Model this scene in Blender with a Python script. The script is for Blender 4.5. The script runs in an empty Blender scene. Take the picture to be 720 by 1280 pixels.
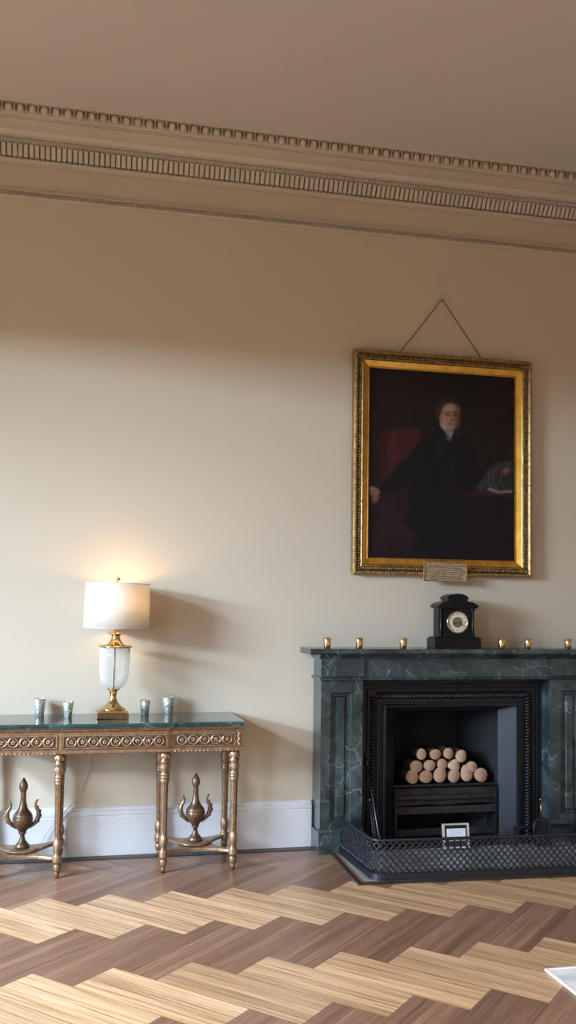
import bpy, bmesh, math, random
import numpy as np
from mathutils import Vector, Matrix
random.seed(7)
PI = math.pi
C = bpy.context.scene.collection
W = 5.055            # depth of the fireplace wall
CEIL = 3.945

# ------------------------------------------------------------------ node helpers
def mat(name):
    m = bpy.data.materials.new(name); m.use_nodes = True
    nt = m.node_tree; b = nt.nodes['Principled BSDF']
    return m, nt, b
def N(nt, t, **kw):
    n = nt.nodes.new(t)
    for k, v in kw.items():
        if k in n.inputs: n.inputs[k].default_value = v
        else: setattr(n, k, v)
    return n
def L(nt, a, b): nt.links.new(a, b)
def coord(nt, scale=(1,1,1)):
    tc = N(nt, 'ShaderNodeTexCoord'); mp = N(nt, 'ShaderNodeMapping')
    mp.inputs['Scale'].default_value = scale
    L(nt, tc.outputs['Object'], mp.inputs['Vector']); return mp.outputs['Vector']
def ramp(nt, fac, stops):
    r = N(nt, 'ShaderNodeValToRGB'); e = r.color_ramp.elements
    while len(e) < len(stops): e.new(0.5)
    for el, (p, c) in zip(e, stops):
        el.position = p; el.color = (*c, 1) if len(c) == 3 else c
    L(nt, fac, r.inputs['Fac']); return r.outputs['Color']
def bump(nt, b, h, strength, dist=0.01):
    bp = N(nt, 'ShaderNodeBump'); bp.inputs['Strength'].default_value = strength
    bp.inputs['Distance'].default_value = dist
    L(nt, h, bp.inputs['Height']); L(nt, bp.outputs['Normal'], b.inputs['Normal'])
def noise(nt, vec, scale, detail=4, rough=.5, dist=0):
    n = N(nt, 'ShaderNodeTexNoise'); n.inputs['Scale'].default_value = scale
    n.inputs['Detail'].default_value = detail; n.inputs['Roughness'].default_value = rough
    n.inputs['Distortion'].default_value = dist
    L(nt, vec, n.inputs['Vector']); return n.outputs['Fac']
def mixc(nt, fac, a, b_, mode='MIX'):
    m = N(nt, 'ShaderNodeMix', data_type='RGBA', blend_type=mode)
    for sock, v in ((m.inputs['Factor'], fac), (m.inputs[6], a), (m.inputs[7], b_)):
        if hasattr(v, 'node'): L(nt, v, sock)
        else: sock.default_value = v if not isinstance(v, tuple) else (*v[:3], 1)
    return m.outputs[2]
def math_(nt, op, a, b_=None):
    m = N(nt, 'ShaderNodeMath', operation=op)
    for i, v in enumerate((a, b_)):
        if v is None: continue
        if hasattr(v, 'node'): L(nt, v, m.inputs[i])
        else: m.inputs[i].default_value = v
    return m.outputs[0]

def crevice_shade(nt, c, dist, dark, power=1.6):  # multiplies occlusion shade into the base colour of creases
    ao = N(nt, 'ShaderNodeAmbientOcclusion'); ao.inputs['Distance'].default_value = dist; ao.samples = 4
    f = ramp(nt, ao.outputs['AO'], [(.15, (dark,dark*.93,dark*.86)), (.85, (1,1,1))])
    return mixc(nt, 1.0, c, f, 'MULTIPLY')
M = {}
def simple(key, col, rough=.5, metal=0., nscale=0, var=.15, bmp=0., spec=.5, coat=0.):
    m, nt, b = mat(key); b.inputs['Roughness'].default_value = rough
    b.inputs['Metallic'].default_value = metal; b.inputs['Specular IOR Level'].default_value = spec
    b.inputs['Coat Weight'].default_value = coat; b.inputs['Coat Roughness'].default_value = .15
    v = coord(nt); f = noise(nt, v, nscale or 20, 5)
    lo = tuple(c*(1-var) for c in col); hi = tuple(min(1, c*(1+var)) for c in col)
    L(nt, ramp(nt, f, [(.3, lo), (.7, hi)]), b.inputs['Base Color'])
    if bmp: bump(nt, b, f, bmp)
    M[key] = m; return m, nt, b

simple('wall_paint', (.61,.53,.415), .8, nscale=1.2, var=.015, bmp=.0)
simple('ceiling_paint', (.61,.56,.515), .85, nscale=.8, var=.03)
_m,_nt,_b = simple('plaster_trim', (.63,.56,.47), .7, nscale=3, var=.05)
_c = _b.inputs['Base Color'].links[0].from_socket; L(_nt, crevice_shade(_nt,_c,.018,.55), _b.inputs['Base Color'])  # shade of slots and creases painted into the plaster colour
simple('white_gloss_paint', (.66,.66,.68), .4, nscale=4, var=.04)
simple('black_iron', (.011,.0115,.015), .42, metal=.3, nscale=35, var=.3, bmp=.12, spec=.6)
simple('blue_black_iron', (.011,.0135,.022), .38, metal=.3, nscale=30, var=.25, bmp=.1, spec=.7)
simple('cheek_iron', (.006,.0075,.012), .45, metal=.2, nscale=30, var=.25)
simple('sooty_iron', (.004,.004,.005), .8, nscale=20, var=.4)
simple('rusty_iron', (.024,.018,.017), .7, metal=.2, nscale=18, var=.7, bmp=.4)
simple('polished_steel', (.13,.13,.14), .35, metal=.9)
simple('black_slate', (.004,.004,.005), .28, nscale=12, var=.4, spec=.35)
simple('hearth_stone', (.27,.275,.285), .3, nscale=9, var=.35)
simple('dark_timber', (.03,.022,.018), .4, nscale=20, var=.3)
simple('brown_timber', (.25,.14,.09), .35, nscale=20, var=.2)
simple('brass', (.68,.49,.25), .16, metal=1, nscale=12, var=.08)
simple('aged_brass', (.30,.21,.12), .3, metal=1, nscale=30, var=.3)
simple('bark', (.045,.028,.02), .9, nscale=40, var=.5, bmp=.6)
simple('white_card', (.72,.76,.86), .6, nscale=10, var=.02)
simple('tablet_ink', (.13,.085,.06), .5)
simple('print_ink', (.30,.31,.36), .7)
simple('numeral_ink', (.02,.02,.02), .6)
simple('dial_enamel', (.74,.71,.60), .35, nscale=12, var=.05)
simple('dial_gilt', (.26,.22,.13), .35, metal=.6)
simple('silver_leaf_frame', (.85,.85,.88), .4, metal=.6)
simple('cord_plastic', (.55,.52,.47), .4)
simple('steel_wire', (.16,.12,.08), .5, metal=.5)

# floor: herringbone of wide blocks, each glued up from narrow strips
m, nt, b = mat('oak_herringbone')
uv = N(nt, 'ShaderNodeUVMap', uv_map='grain'); sep = N(nt, 'ShaderNodeSeparateXYZ'); L(nt, uv.outputs[0], sep.inputs[0])
at = N(nt, 'ShaderNodeAttribute', attribute_name='block'); sa = N(nt, 'ShaderNodeSeparateColor'); L(nt, at.outputs['Color'], sa.inputs[0])
sel, rnd, rn2 = sa.outputs[0], sa.outputs[1], sa.outputs[2]
u_, v_ = sep.outputs[0], sep.outputs[1]
strip = math_(nt, 'FLOOR', math_(nt, 'MULTIPLY', v_, 5/.207))
cb = N(nt, 'ShaderNodeCombineXYZ'); L(nt, strip, cb.inputs[0]); L(nt, math_(nt, 'MULTIPLY', rnd, 91.7), cb.inputs[1])
wn = N(nt, 'ShaderNodeTexWhiteNoise', noise_dimensions='2D'); L(nt, cb.outputs[0], wn.inputs['Vector'])
gv = N(nt, 'ShaderNodeCombineXYZ'); L(nt, math_(nt, 'MULTIPLY', u_, 2.2), gv.inputs[0]); L(nt, math_(nt, 'MULTIPLY', v_, 85), gv.inputs[1]); L(nt, math_(nt, 'MULTIPLY', rnd, 37), gv.inputs[2])
g1 = noise(nt, gv.outputs[0], 1.0, 5, .6)
gv2 = N(nt, 'ShaderNodeCombineXYZ'); L(nt, math_(nt, 'MULTIPLY', u_, 5), gv2.inputs[0]); L(nt, math_(nt, 'MULTIPLY', v_, 320), gv2.inputs[1]); L(nt, math_(nt, 'MULTIPLY', rn2, 53), gv2.inputs[2])
g2 = noise(nt, gv2.outputs[0], 1.0, 3, .6)
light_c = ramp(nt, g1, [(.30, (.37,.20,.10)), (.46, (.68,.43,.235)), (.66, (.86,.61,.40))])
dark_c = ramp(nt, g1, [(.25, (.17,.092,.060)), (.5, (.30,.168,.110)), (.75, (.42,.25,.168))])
c = mixc(nt, sel, dark_c, light_c)  # block direction picks the tone: directional sheen painted into the colour
tone = ramp(nt, math_(nt, 'ADD', math_(nt, 'MULTIPLY', wn.outputs['Value'], .6), math_(nt, 'MULTIPLY', rn2, .4)), [(0, (.58,.55,.52)), (1, (1.22,1.2,1.18))])
c = mixc(nt, 1.0, c, tone, 'MULTIPLY')
fine = ramp(nt, g2, [(.35, (.72,.68,.64)), (.55, (1,1,1))])
c = mixc(nt, .55, c, fine, 'MULTIPLY')
# seam lines around blocks and faint ones between strips
eu = math_(nt, 'MINIMUM', u_, math_(nt, 'SUBTRACT', .621, u_)); ev = math_(nt, 'MINIMUM', v_, math_(nt, 'SUBTRACT', .207, v_))
e = math_(nt, 'MINIMUM', eu, ev); seam = math_(nt, 'LESS_THAN', e, .0013)
fr = math_(nt, 'FRACT', math_(nt, 'MULTIPLY', v_, 5/.207)); fs = math_(nt, 'LESS_THAN', fr, .03)
c = mixc(nt, math_(nt, 'MULTIPLY', fs, .35), c, (.06,.03,.02))
c = mixc(nt, math_(nt, 'MULTIPLY', seam, .7), c, (.035,.02,.014))
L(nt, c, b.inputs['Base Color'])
b.inputs['Roughness'].default_value = .34
L(nt, ramp(nt, g1, [(.2, (.36,.36,.36)), (.8, (.24,.24,.24))]), b.inputs['Roughness'])
bump(nt, b, g2, .06, .002)
M['floor'] = m

# green serpentine marble
def marble(key, dark, mid, vein, rough, vs=5., amt=.8):
    m, nt, b = mat(key); v = coord(nt)
    n1 = noise(nt, v, 7, 8, .65, .8)
    base = ramp(nt, n1, [(.3, dark), (.52, mid), (.72, tuple(x*2.1 for x in mid))])
    nd = N(nt, 'ShaderNodeTexNoise'); nd.inputs['Scale'].default_value = 4; nd.inputs['Detail'].default_value = 6; L(nt, v, nd.inputs['Vector'])
    va = N(nt, 'ShaderNodeVectorMath', operation='MULTIPLY_ADD'); L(nt, nd.outputs['Color'], va.inputs[0]); va.inputs[1].default_value = (.35,.35,.35); L(nt, v, va.inputs[2])
    vo = N(nt, 'ShaderNodeTexVoronoi', feature='DISTANCE_TO_EDGE'); vo.inputs['Scale'].default_value = vs; L(nt, va.outputs[0], vo.inputs['Vector'])
    vein_f = ramp(nt, vo.outputs['Distance'], [(0, (1,1,1)), (.022, (0,0,0))])
    msk = ramp(nt, noise(nt, v, 7, 4), [(.47, (0,0,0)), (.62, (1,1,1))])
    f = N(nt, 'ShaderNodeMix', data_type='RGBA', blend_type='MULTIPLY'); f.inputs['Factor'].default_value = 1
    L(nt, vein_f, f.inputs[6]); L(nt, msk, f.inputs[7])
    c = mixc(nt, math_(nt, 'MULTIPLY', f.outputs[2], amt), base, vein)
    L(nt, c, b.inputs['Base Color']); b.inputs['Roughness'].default_value = rough
    b.inputs['Coat Weight'].default_value = .3; b.inputs['Coat Roughness'].default_value = .08
    M[key] = m
marble('green_marble', (.010,.016,.017), (.036,.052,.053), (.38,.42,.42), .22, 7.5, .6)
marble('teal_marble', (.010,.034,.033), (.022,.056,.054), (.30,.42,.38), .08, 8, .45)

# gilt bronze of the console and the picture frame, with patina, and shade painted into the hollows
def patina(key, hi, lo, rough, metal, sc=40):
    m, nt, b = mat(key); v = coord(nt)
    n = noise(nt, v, sc, 6, .65); c = ramp(nt, n, [(.35, lo), (.6, hi)])
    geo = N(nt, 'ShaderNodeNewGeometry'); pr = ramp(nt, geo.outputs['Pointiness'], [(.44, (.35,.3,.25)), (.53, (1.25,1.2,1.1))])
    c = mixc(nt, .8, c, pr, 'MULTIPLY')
    c = crevice_shade(nt, c, .012, .25)
    L(nt, c, b.inputs['Base Color']); b.inputs['Metallic'].default_value = metal; b.inputs['Roughness'].default_value = rough
    bump(nt, b, n, .15, .002); M[key] = m
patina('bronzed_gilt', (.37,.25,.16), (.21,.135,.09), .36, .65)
patina('dark_gilt_ground', (.19,.12,.08), (.10,.065,.045), .42, .6)  # darker copy of the gilt, shade behind the relief painted in
patina('bright_bronze_relief', (.44,.32,.22), (.28,.19,.125), .32, .7)  # lighter copy of the bronze, highlights of the raised work painted in
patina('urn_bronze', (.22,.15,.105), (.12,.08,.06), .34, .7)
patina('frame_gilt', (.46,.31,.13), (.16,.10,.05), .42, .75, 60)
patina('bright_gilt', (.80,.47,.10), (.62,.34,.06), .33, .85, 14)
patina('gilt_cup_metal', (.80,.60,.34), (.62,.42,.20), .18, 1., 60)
# mercury glass: dimpled silver
m, nt, b = mat('mercury_glass'); v = coord(nt)
vo = N(nt, 'ShaderNodeTexVoronoi'); vo.inputs['Scale'].default_value = 75; L(nt, v, vo.inputs['Vector'])
L(nt, ramp(nt, vo.outputs['Distance'], [(.10, (.85,.87,.84)), (.55, (.40,.43,.39))]), b.inputs['Base Color'])
b.inputs['Metallic'].default_value = .5; b.inputs['Roughness'].default_value = .3
bump(nt, b, vo.outputs['Distance'], .6, .004); M['mercury'] = m
# clear ribbed glass, blown thin: mostly see-through, mirror-like at the edges
m, nt, b = mat('clear_glass'); out = nt.nodes['Material Output']
b.inputs['Base Color'].default_value = (.90,.88,.85,1); b.inputs['Roughness'].default_value = .08; b.inputs['Specular IOR Level'].default_value = .9
tp = N(nt, 'ShaderNodeBsdfTransparent'); tp.inputs[0].default_value = (.97,.98,.98,1)
lw = N(nt, 'ShaderNodeLayerWeight'); lw.inputs['Blend'].default_value = .35
mx = N(nt, 'ShaderNodeMixShader'); L(nt, ramp(nt, lw.outputs['Facing'], [(.0,(.07,.07,.07)),(.9,(.6,.6,.6))]), mx.inputs[0])
L(nt, tp.outputs[0], mx.inputs[1]); L(nt, b.outputs[0], mx.inputs[2]); L(nt, mx.outputs[0], out.inputs[0]); M['glass'] = m
# lamp shade: white linen, lets the bulb through
m, nt, b = mat('linen_shade'); v = coord(nt, (1,1,1))
w1 = noise(nt, v, 400, 2); col = ramp(nt, w1, [(.3, (.80,.78,.75)), (.7, (.90,.88,.86))])
out = nt.nodes['Material Output']; tr = N(nt, 'ShaderNodeBsdfTranslucent'); tr.inputs[0].default_value = (.93,.87,.78,1)
L(nt, col, b.inputs['Base Color']); b.inputs['Roughness'].default_value = .9
mx = N(nt, 'ShaderNodeMixShader'); mx.inputs[0].default_value = .40
L(nt, b.outputs[0], mx.inputs[1]); L(nt, tr.outputs[0], mx.inputs[2]); L(nt, mx.outputs[0], out.inputs[0]); M['shade'] = m
m, nt, b = mat('bulb_glow'); b.inputs['Emission Color'].default_value = (1,.72,.38,1); b.inputs['Emission Strength'].default_value = 6
b.inputs['Base Color'].default_value = (1,.9,.75,1); M['bulb'] = m
# sawn log end with growth rings
m, nt, b = mat('sawn_log_end'); v = coord(nt)
wv = N(nt, 'ShaderNodeTexWave', wave_type='RINGS', rings_direction='Y'); wv.inputs['Scale'].default_value = 55; wv.inputs['Distortion'].default_value = 2.5; L(nt, v, wv.inputs['Vector'])
n = noise(nt, v, 22, 4)
oi = N(nt, 'ShaderNodeObjectInfo')
c1 = mixc(nt, oi.outputs['Random'], (.46,.27,.18), (.62,.42,.29))
c2 = mixc(nt, math_(nt, 'MULTIPLY', wv.outputs['Fac'], .22), c1, (.30,.14,.08))
c2 = mixc(nt, .35, c2, ramp(nt, n, [(.35, (.6,.5,.45)), (.65, (1.1,1.1,1.1))]), 'MULTIPLY')
L(nt, c2, b.inputs['Base Color']); b.inputs['Roughness'].default_value = .8; M['log_end'] = m
# vertex-painted canvas
m, nt, b = mat('oil_canvas'); a_ = N(nt, 'ShaderNodeAttribute', attribute_name='paint'); L(nt, a_.outputs['Color'], b.inputs['Base Color'])
b.inputs['Roughness'].default_value = .42; b.inputs['Specular IOR Level'].default_value = .25
bump(nt, b, noise(nt, coord(nt), 160, 3), .08, .001); M['canvas'] = m
# rug weave
m, nt, b = mat('white_woven_rug'); v = coord(nt); n = noise(nt, v, 9, 4)
L(nt, ramp(nt, n, [(.38, (.60,.64,.68)), (.55, (.82,.83,.84))]), b.inputs['Base Color']); b.inputs['Roughness'].default_value = .95
bump(nt, b, noise(nt, v, 300, 2), .4, .002); M['rug'] = m
# carved plaque, gilded wood with worn stripes of lettering
m, nt, b = mat('worn_gilt_board'); v = coord(nt, (1, 1, 4)); n = noise(nt, v, 22, 5, .6)
L(nt, ramp(nt, n, [(.35, (.27,.17,.11)), (.6, (.60,.43,.27))]), b.inputs['Base Color']); b.inputs['Roughness'].default_value = .4; b.inputs['Metallic'].default_value = .3
M['plaque'] = m

# ------------------------------------------------------------------ mesh helpers
def wloc(o):
    v = Vector((0,0,0))
    while o is not None: v += o.location; o = o.parent
    return v
class MB:
    def __init__(s): s.v=[]; s.f=[]; s.sm=[]
    def add(s, vs, fs, smooth=False):
        k=len(s.v); s.v += [tuple(map(float, x)) for x in vs]; s.f += [tuple(i+k for i in f) for f in fs]; s.sm += [smooth]*len(fs); return s
    def box(s, x0,x1,y0,y1,z0,z1):
        vs=[(x,y,z) for z in (z0,z1) for y in (y0,y1) for x in (x0,x1)]
        return s.add(vs, [(0,2,3,1),(4,5,7,6),(0,1,5,4),(2,6,7,3),(0,4,6,2),(1,3,7,5)])
    def prism(s, pts, axis, a0, a1, smooth=False):
        """pts: 2-D outline; axis 'x': pts=(y,z), 'y': pts=(x,z), 'z': pts=(x,y)"""
        n=len(pts)
        def P(p,a): return {'x':(a,p[0],p[1]),'y':(p[0],a,p[1]),'z':(p[0],p[1],a)}[axis]
        s.add([P(p,a0) for p in pts]+[P(p,a1) for p in pts], [tuple(range(n))[::-1], tuple(range(n,2*n))])
        s.add([P(p,a0) for p in pts]+[P(p,a1) for p in pts], [(i,(i+1)%n,n+(i+1)%n,n+i) for i in range(n)], smooth); return s
    def lathe(s, cx, cy, prof, seg=24, z0=0, sx=1, sy=1, flute=None, smooth=True, caps=True):
        vs=[]; n=len(prof)
        for (r,z) in prof:
            for j in range(seg):
                a=2*PI*j/seg; rr=r
                if flute and flute[0]<=z<=flute[1]: rr = r*(1-flute[3]*abs(math.cos(a*flute[2]/2)))
                vs.append((cx+rr*math.cos(a)*sx, cy+rr*math.sin(a)*sy, z0+z))
        fs=[(i*seg+j, i*seg+(j+1)%seg, (i+1)*seg+(j+1)%seg, (i+1)*seg+j) for i in range(n-1) for j in range(seg)]
        s.add(vs, fs, smooth)
        if caps:
            s.add(vs[:seg], [tuple(range(seg))[::-1]]); s.add(vs[-seg:], [tuple(range(seg))])
        return s
    def tube(s, pts, r, seg=8, closed=False, smooth=True, up=Vector((0,0,1))):
        P=[Vector(p) for p in pts]; n=len(P); vs=[]
        for i in range(n):
            t = (P[(i+1)%n]-P[i-1]) if closed else (P[min(i+1,n-1)]-P[max(i-1,0)])
            t.normalize(); a=t.cross(up)
            if a.length<1e-3: a=t.cross(Vector((0,1,0)))
            a.normalize(); b_=a.cross(t); rr = r[i] if isinstance(r,(list,tuple)) else r
            for j in range(seg):
                q=2*PI*j/seg; vs.append(P[i]+a*rr*math.cos(q)+b_*rr*math.sin(q))
        m_=n if closed else n-1
        s.add(vs, [(i*seg+j, i*seg+(j+1)%seg, ((i+1)%n)*seg+(j+1)%seg, ((i+1)%n)*seg+j) for i in range(m_) for j in range(seg)], smooth)
        if not closed:
            s.add(vs[:seg],[tuple(range(seg))]); s.add(vs[-seg:],[tuple(range(seg))[::-1]])
        return s
    def ball(s, c, rx, ry=None, rz=None, seg=8, rings=6, half=None):
        ry=ry or rx; rz=rz or rx; vs=[]
        for i in range(rings+1):
            t=PI*i/rings
            for j in range(seg):
                q=2*PI*j/seg; vs.append((c[0]+rx*math.sin(t)*math.cos(q), c[1]+ry*math.sin(t)*math.sin(q), c[2]+rz*math.cos(t)))
        return s.add(vs, [(i*seg+j, (i+1)*seg+j, (i+1)*seg+(j+1)%seg, i*seg+(j+1)%seg) for i in range(rings) for j in range(seg)], True)
    def build(s, name, material, parent=None, bevel=0, clean=True, **props):
        me=bpy.data.meshes.new(name); off = wloc(parent) if parent else Vector((0,0,0))
        me.from_pydata([tuple(Vector(v)-off) for v in s.v], [], s.f)
        me.polygons.foreach_set('use_smooth', s.sm)
        if clean:
            bm=bmesh.new(); bm.from_mesh(me); bmesh.ops.remove_doubles(bm, verts=bm.verts, dist=1e-5)
            bmesh.ops.recalc_face_normals(bm, faces=bm.faces); bm.to_mesh(me); bm.free()
        o=bpy.data.objects.new(name, me); C.objects.link(o)
        me.materials.append(M[material] if isinstance(material,str) else material)
        if parent: o.parent=parent
        if bevel:
            bv=o.modifiers.new('bevel','BEVEL'); bv.width=bevel; bv.segments=2; bv.limit_method='ANGLE'; bv.angle_limit=math.radians(50)
        for k,v in props.items(): o[k]=v
        return o
def tag(o, label=None, category=None, group=None, kind=None):
    for k,v in (('label',label),('category',category),('group',group),('kind',kind)):
        if v: o[k]=v
    return o
def thing(name, loc, label, category, group=None):
    o=bpy.data.objects.new(name, None); C.objects.link(o); o.location=loc; o.empty_display_size=.05
    return tag(o,label,category,group)
def copy_tree(o, parent=None):
    c=o.copy(); C.objects.link(c)
    if parent: c.parent=parent
    for ch in [x for x in bpy.data.objects if x.parent is o]: copy_tree(ch, c)
    return c
def text_pts(mb, s, size, to_world):
    cu=bpy.data.curves.new('t','FONT'); cu.body=s; cu.size=size; cu.align_x='CENTER'; cu.align_y='CENTER'
    ob=bpy.data.objects.new('t',cu); C.objects.link(ob); bpy.context.view_layer.update()
    me=ob.to_mesh(); mb.add([to_world(v.co) for v in me.vertices],[tuple(p.vertices) for p in me.polygons])
    ob.to_mesh_clear(); bpy.data.objects.remove(ob); bpy.data.curves.remove(cu)

# ================================================================== THE ROOM
X0, X1, Y0 = -2.9, 5.2, -2.6
HX0, HX1, HZ = 1.60, 2.54, .86      # chimney opening in the wall
mb=MB()
for bx in ((X0,HX0,0,CEIL),(HX1,X1,0,CEIL),(HX0,HX1,HZ,CEIL)):
    mb.box(bx[0],bx[1],W,W+.1,bx[2],bx[3])
tag(mb.build('wall_back','wall_paint'),'plain beige painted wall behind the fireplace and side table','wall',kind='structure')
# left wall with two tall sash openings that let the daylight in
wins=[(1.75,3.60),(-1.9,-.3)]; WZ0,WZ1=.45,2.90
mb=MB(); ys=[Y0]+sorted([y for w in wins for y in w])+[W+.1]
for i in range(0,len(ys),2): mb.box(X0-.28,X0,ys[i],ys[i+1],0,CEIL)
for a,b_ in wins: mb.box(X0-.28,X0,a,b_,0,WZ0); mb.box(X0-.28,X0,a,b_,WZ1,CEIL)
tag(mb.build('wall_left','wall_paint'),'beige side wall with tall window openings','wall',kind='structure')
tag(MB().box(X1,X1+.1,Y0,W+.1,0,CEIL).build('wall_right','wall_paint'),'beige side wall right of the fireplace','wall',kind='structure')
tag(MB().box(X0-.28,X1+.1,Y0-.1,Y0,0,CEIL).build('wall_front','wall_paint'),'beige wall facing the fireplace','wall',kind='structure')
tag(MB().box(X0-.28,X1+.1,Y0-.1,W+.1,CEIL,CEIL+.1).build('ceiling','ceiling_paint'),'smooth taupe plaster ceiling above the moulded cornice','ceiling',kind='structure')

# herringbone floor
PW=.207; PL=.621; s2=math.sqrt(.5); P=PW*math.sqrt(2); R=PL*math.sqrt(2)
d1=Vector((s2,-s2)); d2=Vector((s2,s2)); P0=Vector((.108,4.373))
bm=bmesh.new(); uvl=bm.loops.layers.uv.new('grain'); cl=bm.loops.layers.float_color.new('block')
def block(o, a, b_, kind, seed):
    rr=random.Random(seed); c3=(kind, rr.random(), rr.random(), 1)
    pts=[(o,(0,0)),(o+a*PL,(PL,0)),(o+a*PL+b_*PW,(PL,PW)),(o+b_*PW,(0,PW))]
    if all(p[0].x<X0-.3 or p[0].x>X1+.1 or p[0].y<Y0-.1 or p[0].y>W+.1 for p in pts): return
    vs=[bm.verts.new((p[0].x,p[0].y,0)) for p in pts]; f=bm.faces.new(vs)
    for l,(p,uvc) in zip(f.loops,pts): l[uvl].uv=uvc; l[cl]=c3
    f.normal_update()
    if f.normal.z<0: f.normal_flip()
for j in range(-3,11):
    for i in range(-30,34):
        pk=P0+Vector((i*P,-j*R))
        if not (X0-2<pk.x<X1+2): continue
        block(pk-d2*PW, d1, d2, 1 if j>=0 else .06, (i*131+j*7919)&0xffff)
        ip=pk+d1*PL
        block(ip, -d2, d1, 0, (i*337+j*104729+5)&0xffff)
g=bm.verts[:]+bm.edges[:]+bm.faces[:]
for co,no in (((X0-.28,0,0),(-1,0,0)),((X1+.1,0,0),(1,0,0)),((0,Y0-.1,0),(0,-1,0)),((0,W+.1,0),(0,1,0))):
    bmesh.ops.bisect_plane(bm, geom=bm.verts[:]+bm.edges[:]+bm.faces[:], plane_co=co, plane_no=no, clear_outer=True)
me=bpy.data.meshes.new('floor'); bm.to_mesh(me); bm.free(); me.materials.append(M['floor'])
fl=bpy.data.objects.new('floor',me); C.objects.link(fl)
tag(fl,'polished herringbone parquet floor of wide wooden blocks, sheen painted light and dark by direction','floor',kind='structure')
tag(MB().box(X0,X1,W-.092,W-.02,0,.004).build('trim_5','dark_timber'),'dark strip along the foot of the skirting','floor trim',kind='structure')  # narrow dark strip in front of the skirting
tag(MB().box(X0,X1,W,W+.42,-.02,-.001).build('trim_6','sooty_iron'),'dark stone under the chimney opening','floor trim',kind='structure')

# skirting, broken by the chimneypiece
prof=[(0,0),(-.026,0),(-.026,.205),(-.022,.211),(-.026,.216),(-.024,.236),(-.014,.243),(-.012,.252),(-.004,.258),(0,.258)]
mb=MB()
for a,b_ in ((X0,1.243),(2.895,X1)): mb.prism([(W+y,z+.004) for y,z in prof],'x',a,b_)
tag(mb.build('baseboard_back','white_gloss_paint'),'tall white painted skirting board with moulded top along the wall','skirting',kind='structure')

# ---- cornice (all run the length of the wall)
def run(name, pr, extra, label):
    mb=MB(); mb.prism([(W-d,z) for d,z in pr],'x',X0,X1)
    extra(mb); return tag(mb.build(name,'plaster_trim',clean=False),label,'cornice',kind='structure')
def low(mb):
    x=-1.2
    while x<4.6:
        mb.ball((x,W-.020,3.600),.0085,.008,.009,6,4); mb.ball((x+.009,W-.029,3.588),.0045,.004,.0045,6,4); mb.ball((x,W-.029,3.588),.0045,.004,.0045,6,4); x+=.018
run('trim_3',[(0,3.580),(.022,3.580),(.026,3.583),(.026,3.592),(.015,3.596),(.015,3.612),(.022,3.616),(.022,3.622),(0,3.622)],low,'narrow beaded picture moulding running below the frieze')
def mid(mb):
    # slotted band, row of small ticks above and of beads below; band leans outwards
    ax,az,bx_,bz=.055,3.790,.085,3.838
    x=-1.2
    while x<4.6:
        mb.prism([(W-.030,az-.004),(W-ax-.010,az-.004),(W-bx_-.014,bz),(W-.060,bz+.004)],'x',x,x+.0205)   # upright tongue between the slots
        mb.ball((x+.008,W-.058,3.777),.006,.006,.006,6,4); mb.ball((x+.022,W-.058,3.777),.005,.005,.005,6,4)
        for k in (0,.0145): mb.box(x+k,x+k+.011,W-.106,W-.088,3.845,3.865)
        x+=.029
run('trim_2',[(0,3.770),(.044,3.770),(.052,3.775),(.054,3.783),(.044,3.787),(.072,3.840),(.092,3.842),(.096,3.868),(.112,3.8785),(0,3.8795)],mid,'broad fluted and beaded band of plasterwork across the middle of the cornice')
def egg(mb):
    x=-1.2
    while x<4.6:
        c=(x,W-.318,3.917); mb.ball(c,.0205,.018,.024,10,8)
        for sgn in (-1,1):
            pts=[]
            for k in range(7):
                a=-.5*PI+sgn*(k/6*PI*.9-.05); pts.append((x+.0245*math.cos(a), W-.318, 3.920+.0265*math.sin(a)))
            mb.tube([(p[0],W-.322,p[2]) for p in pts],.0026,5)
        mb.prism([(W-.312,3.898),(W-.328,3.896),(W-.338,3.938),(W-.318,3.938)],'x',x+.0275,x+.0325)
        mb.prism([(W-.312,3.896),(W-.330,3.894),(W-.322,3.908)],'x',x+.024,x+.036)
        x+=.060
run('trim_1',[(0,3.880),(.115,3.879),(.135,3.898),(.262,3.899),(.266,3.882),(.276,3.882),(.276,3.888),(.286,3.888),(.286,3.893),(.296,3.893),(.304,3.905),(.318,3.936),(.345,3.938),(.35,CEIL+.005),(0,CEIL+.005)],egg,'egg and dart moulding where the cornice meets the ceiling')

# ================================================================== CHIMNEYPIECE
fx0,fx1=1.252,2.886; FY=W-.18; fxc=2.069; ox0,ox1=1.495,2.642
FS=thing('fireplace_surround',(fxc,W-.09,0),'dark green veined marble chimneypiece with panelled jambs and moulded shelf','fireplace')
# shelf
mb=MB(); mb.prism([(W-.001,1.099),(W-.235,1.099),(W-.247,1.105),(W-.25,1.112),(W-.25,1.127),(W-.246,1.131),(W-.001,1.131)],'x',1.172,2.966)
mb.build('shelf','green_marble',FS,bevel=.002)
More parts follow.
